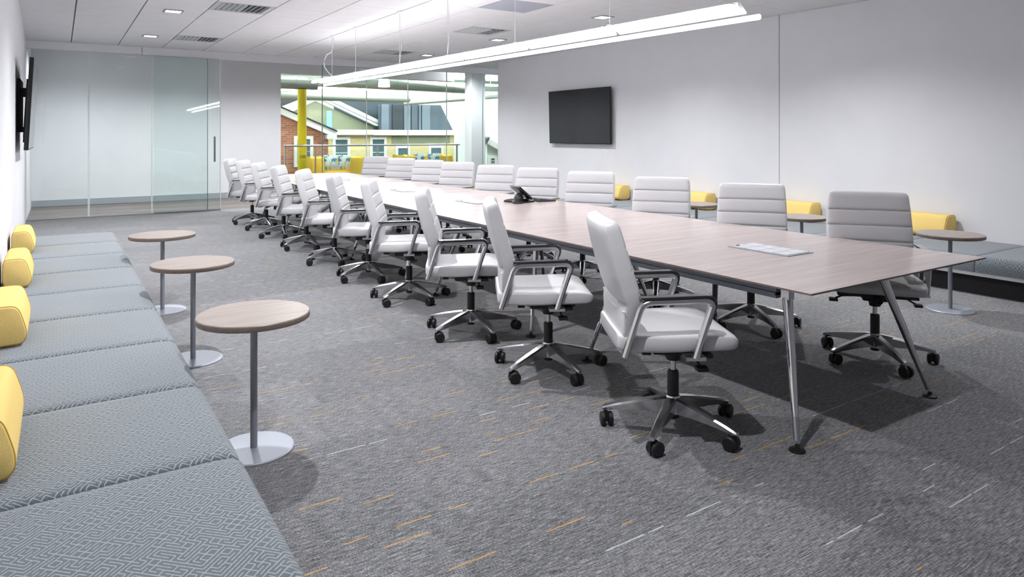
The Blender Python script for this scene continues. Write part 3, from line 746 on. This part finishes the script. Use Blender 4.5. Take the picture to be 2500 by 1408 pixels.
# ------------------------------------------------------------------ benches and bolsters
def pad_mesh(depth, width, top, bot):
    """seat cushion lying along y (width) and x (depth, from the wall at 0)"""
    rings = []; hw = width / 2
    for u, sink in ((-1, .022), (-.985, .009), (-.95, .003), (-.85, 0), (-.4, 0), (.4, 0), (.85, 0), (.95, .003), (.985, .009), (1, .022)):
        y = u * (hw - .0008); zt = top - sink; e = .006 if abs(u) > .99 else 0
        prof = [(0, bot), (depth - e, bot), (depth + .004 - e, bot + .05), (depth + .003 - e, zt - .07), (depth - .006 - e, zt - .022), (depth - .03, zt - .004), (depth - .08, zt), (depth * .5, zt + .002), (.05, zt), (0, zt - .01)]
        rings.append([Vector((x, y, z)) for x, z in prof])
    return MB().loft(rings).mesh('seat_pad', maze, True, 50)
EDGES_L = [.08, .82, 1.56, 2.30, 3.03, 3.76, 4.50, 5.24, 6.0, 6.75, 7.5, 8.25]
EDGES_R = [.49 + .813 * k for k in range(12)]
def bench(edges, wallx, front, sgn, top, bot, label):
    t = tag(empty('bench', (front, edges[0], 0), 0), label, 'bench')
    L = edges[-1] - edges[0]
    for a, b in zip(edges, edges[1:]):
        wx = wallx((a + b) / 2); depth = abs(front - wx)
        inst('seat_pad', pad_mesh(depth, b - a, top, bot), t, (wx - front, (a + b) / 2 - edges[0], 0), (0, 0, 0 if sgn > 0 else PI))
    dmin = min(abs(front - wallx(e)) for e in edges)
    x0, x1 = sorted((-sgn * dmin, -sgn * .012))
    MB().box(x0, x1, .01, L - .01, bot - .035, bot - .002).build('rail', white_m, t, smooth=False)
    x0, x1 = sorted((-sgn * dmin, -sgn * .10))
    MB().box(x0, x1, .03, L - .03, 0, bot - .037).build('plinth', plinth_m, t, smooth=False)
    n = max(2, int(L / 1.5))
    for k in range(n + 1):
        y = .05 + (L - .1) * k / n
        a, b = sorted((-sgn * .0115, sgn * .004))
        MB().box(a, b, y - .02, y + .02, bot - .05, bot - .002).build('bracket', black, t, smooth=False)
BT_L, BT_R = .45, .362
bench(EDGES_L, lambda y: wl(y) + .03, .482, 1, BT_L, .20, 'long grey maze-patterned bench along the left wall')
bench(EDGES_R, lambda y: XR - .01, 6.88, -1, BT_R, .215, 'long grey maze-patterned bench along the right wall')
def bolster_mesh(L):
    sec = [(0, .0), (.175, .0), (.20, .03), (.198, .075), (.165, .165), (.135, .188), (.02, .188), (0, .165)]
    pts = []; n = len(sec)
    for i in range(n):
        a, b, c = Vector(sec[i - 1]), Vector(sec[i]), Vector(sec[(i + 1) % n])
        p = b.lerp(a, .35); q = b.lerp(c, .35)
        for k in range(4):
            u = k / 3; pts.append(p * (1 - u) ** 2 + b * 2 * u * (1 - u) + q * u * u)
    ctr = sum(pts, Vector((0, 0))) / len(pts); rings = []; h = L / 2
    for y, sc in ((-h, .88), (-h + .004, .95), (-h + .015, .99), (-h + .04, 1.), (0, 1.01), (h - .04, 1.), (h - .015, .99), (h - .004, .95), (h, .88)):
        rings.append([Vector((ctr.x + (p.x - ctr.x) * sc, y, ctr.y + (p.y - ctr.y) * sc)) for p in pts])
    return MB().loft(rings).mesh('bolster', yellow_fab, True, 50), [(ctr.x + (p.x - ctr.x) * .975, ctr.y + (p.y - ctr.y) * .975) for p in pts]
BL = .56
BM, outline = bolster_mesh(BL)
pip = MB().tube([(x, -BL / 2 + .009, z) for x, z in outline] + [(outline[0][0], -BL / 2 + .009, outline[0][1])], .003, 5).mesh('piping', mat('piping_yellow', (190, 150, 62), .8))
blab = ('nearest the camera', 'second from the camera', 'third from the camera', 'farthest from the camera')
for side, ysn, bs in (('left', (2.45, 4.0, 5.5, 7.02), 1.), ('right', (3.55, 5.10, 6.75, 8.55), 1.25)):
    for i, yn in enumerate(ysn):
        x = wl(yn) + .025 if side == 'left' else XR - .03
        o = inst('bolster', BM, None, (x, yn + BL / 2 * bs, (BT_L if side == 'left' else BT_R) + .006), (0, 0, 0 if side == 'left' else PI))
        o.scale = (bs if side == 'right' else .78, bs, bs)
        tag(o, 'yellow wool bolster cushion on the %s bench, %s' % (side, blab[i]), 'cushion', 'yellow bolsters')
        inst('piping', pip, o); p2 = inst('piping', pip, o); p2.location = (0, BL - .018, 0)

# ------------------------------------------------------------------ televisions
def tv(name, xw, sgn, yc, zc, wd, hg, off, tilt, label):
    t = tag(empty(name, (xw + sgn * off, yc, zc)), label, 'television', 'wall-mounted televisions')
    rot = Matrix.Rotation(sgn * R(tilt), 4, 'Y')
    def bx(a, b, c, d, e, f): return MB().box(*(sorted((sgn * a, sgn * b))), c, d, e, f, rot)
    bx(-.04, .0, -wd / 2, wd / 2, -hg / 2, hg / 2).bevel(.004).build('case', bezel, t)
    bx(-.06, -.04, -wd * .36, wd * .36, -hg * .42, hg * .25).build('rear_housing', black, t, smooth=False)
    bx(.0005, .0015, -wd / 2 + .012, wd / 2 - .012, -hg / 2 + .014, hg / 2 - .012).build('screen_panel', screen, t, smooth=False)
    a, b = sorted((-sgn * (off - .002), -sgn * (off - .035)))
    MB().box(a, b, -.42, .42, -.3, .3).build('wall_plate', black, t, smooth=False)
    for y in (-.25, .25):
        a, b = sorted((-sgn * (off - .02), -sgn * .05))
        for e, f in ((-.3, -.24), (.12, .2)): MB().box(a, b, y - .02, y + .02, e, f).build('mount_arm', black, t, smooth=False)
        bx(-.075, -.06, y - .02, y + .02, -.36, .3).build('mount_rail', black, t, smooth=False)
    return t
tv('television', wl(9.8), 1, 9.82, 1.775, 1.76, .99, .15, 3, 'black television on a tilting mount on the left wall')
tv('television', XR, -1, 9.86, 1.775, 1.76, .99, .10, 1.5, 'large black television on the right wall')
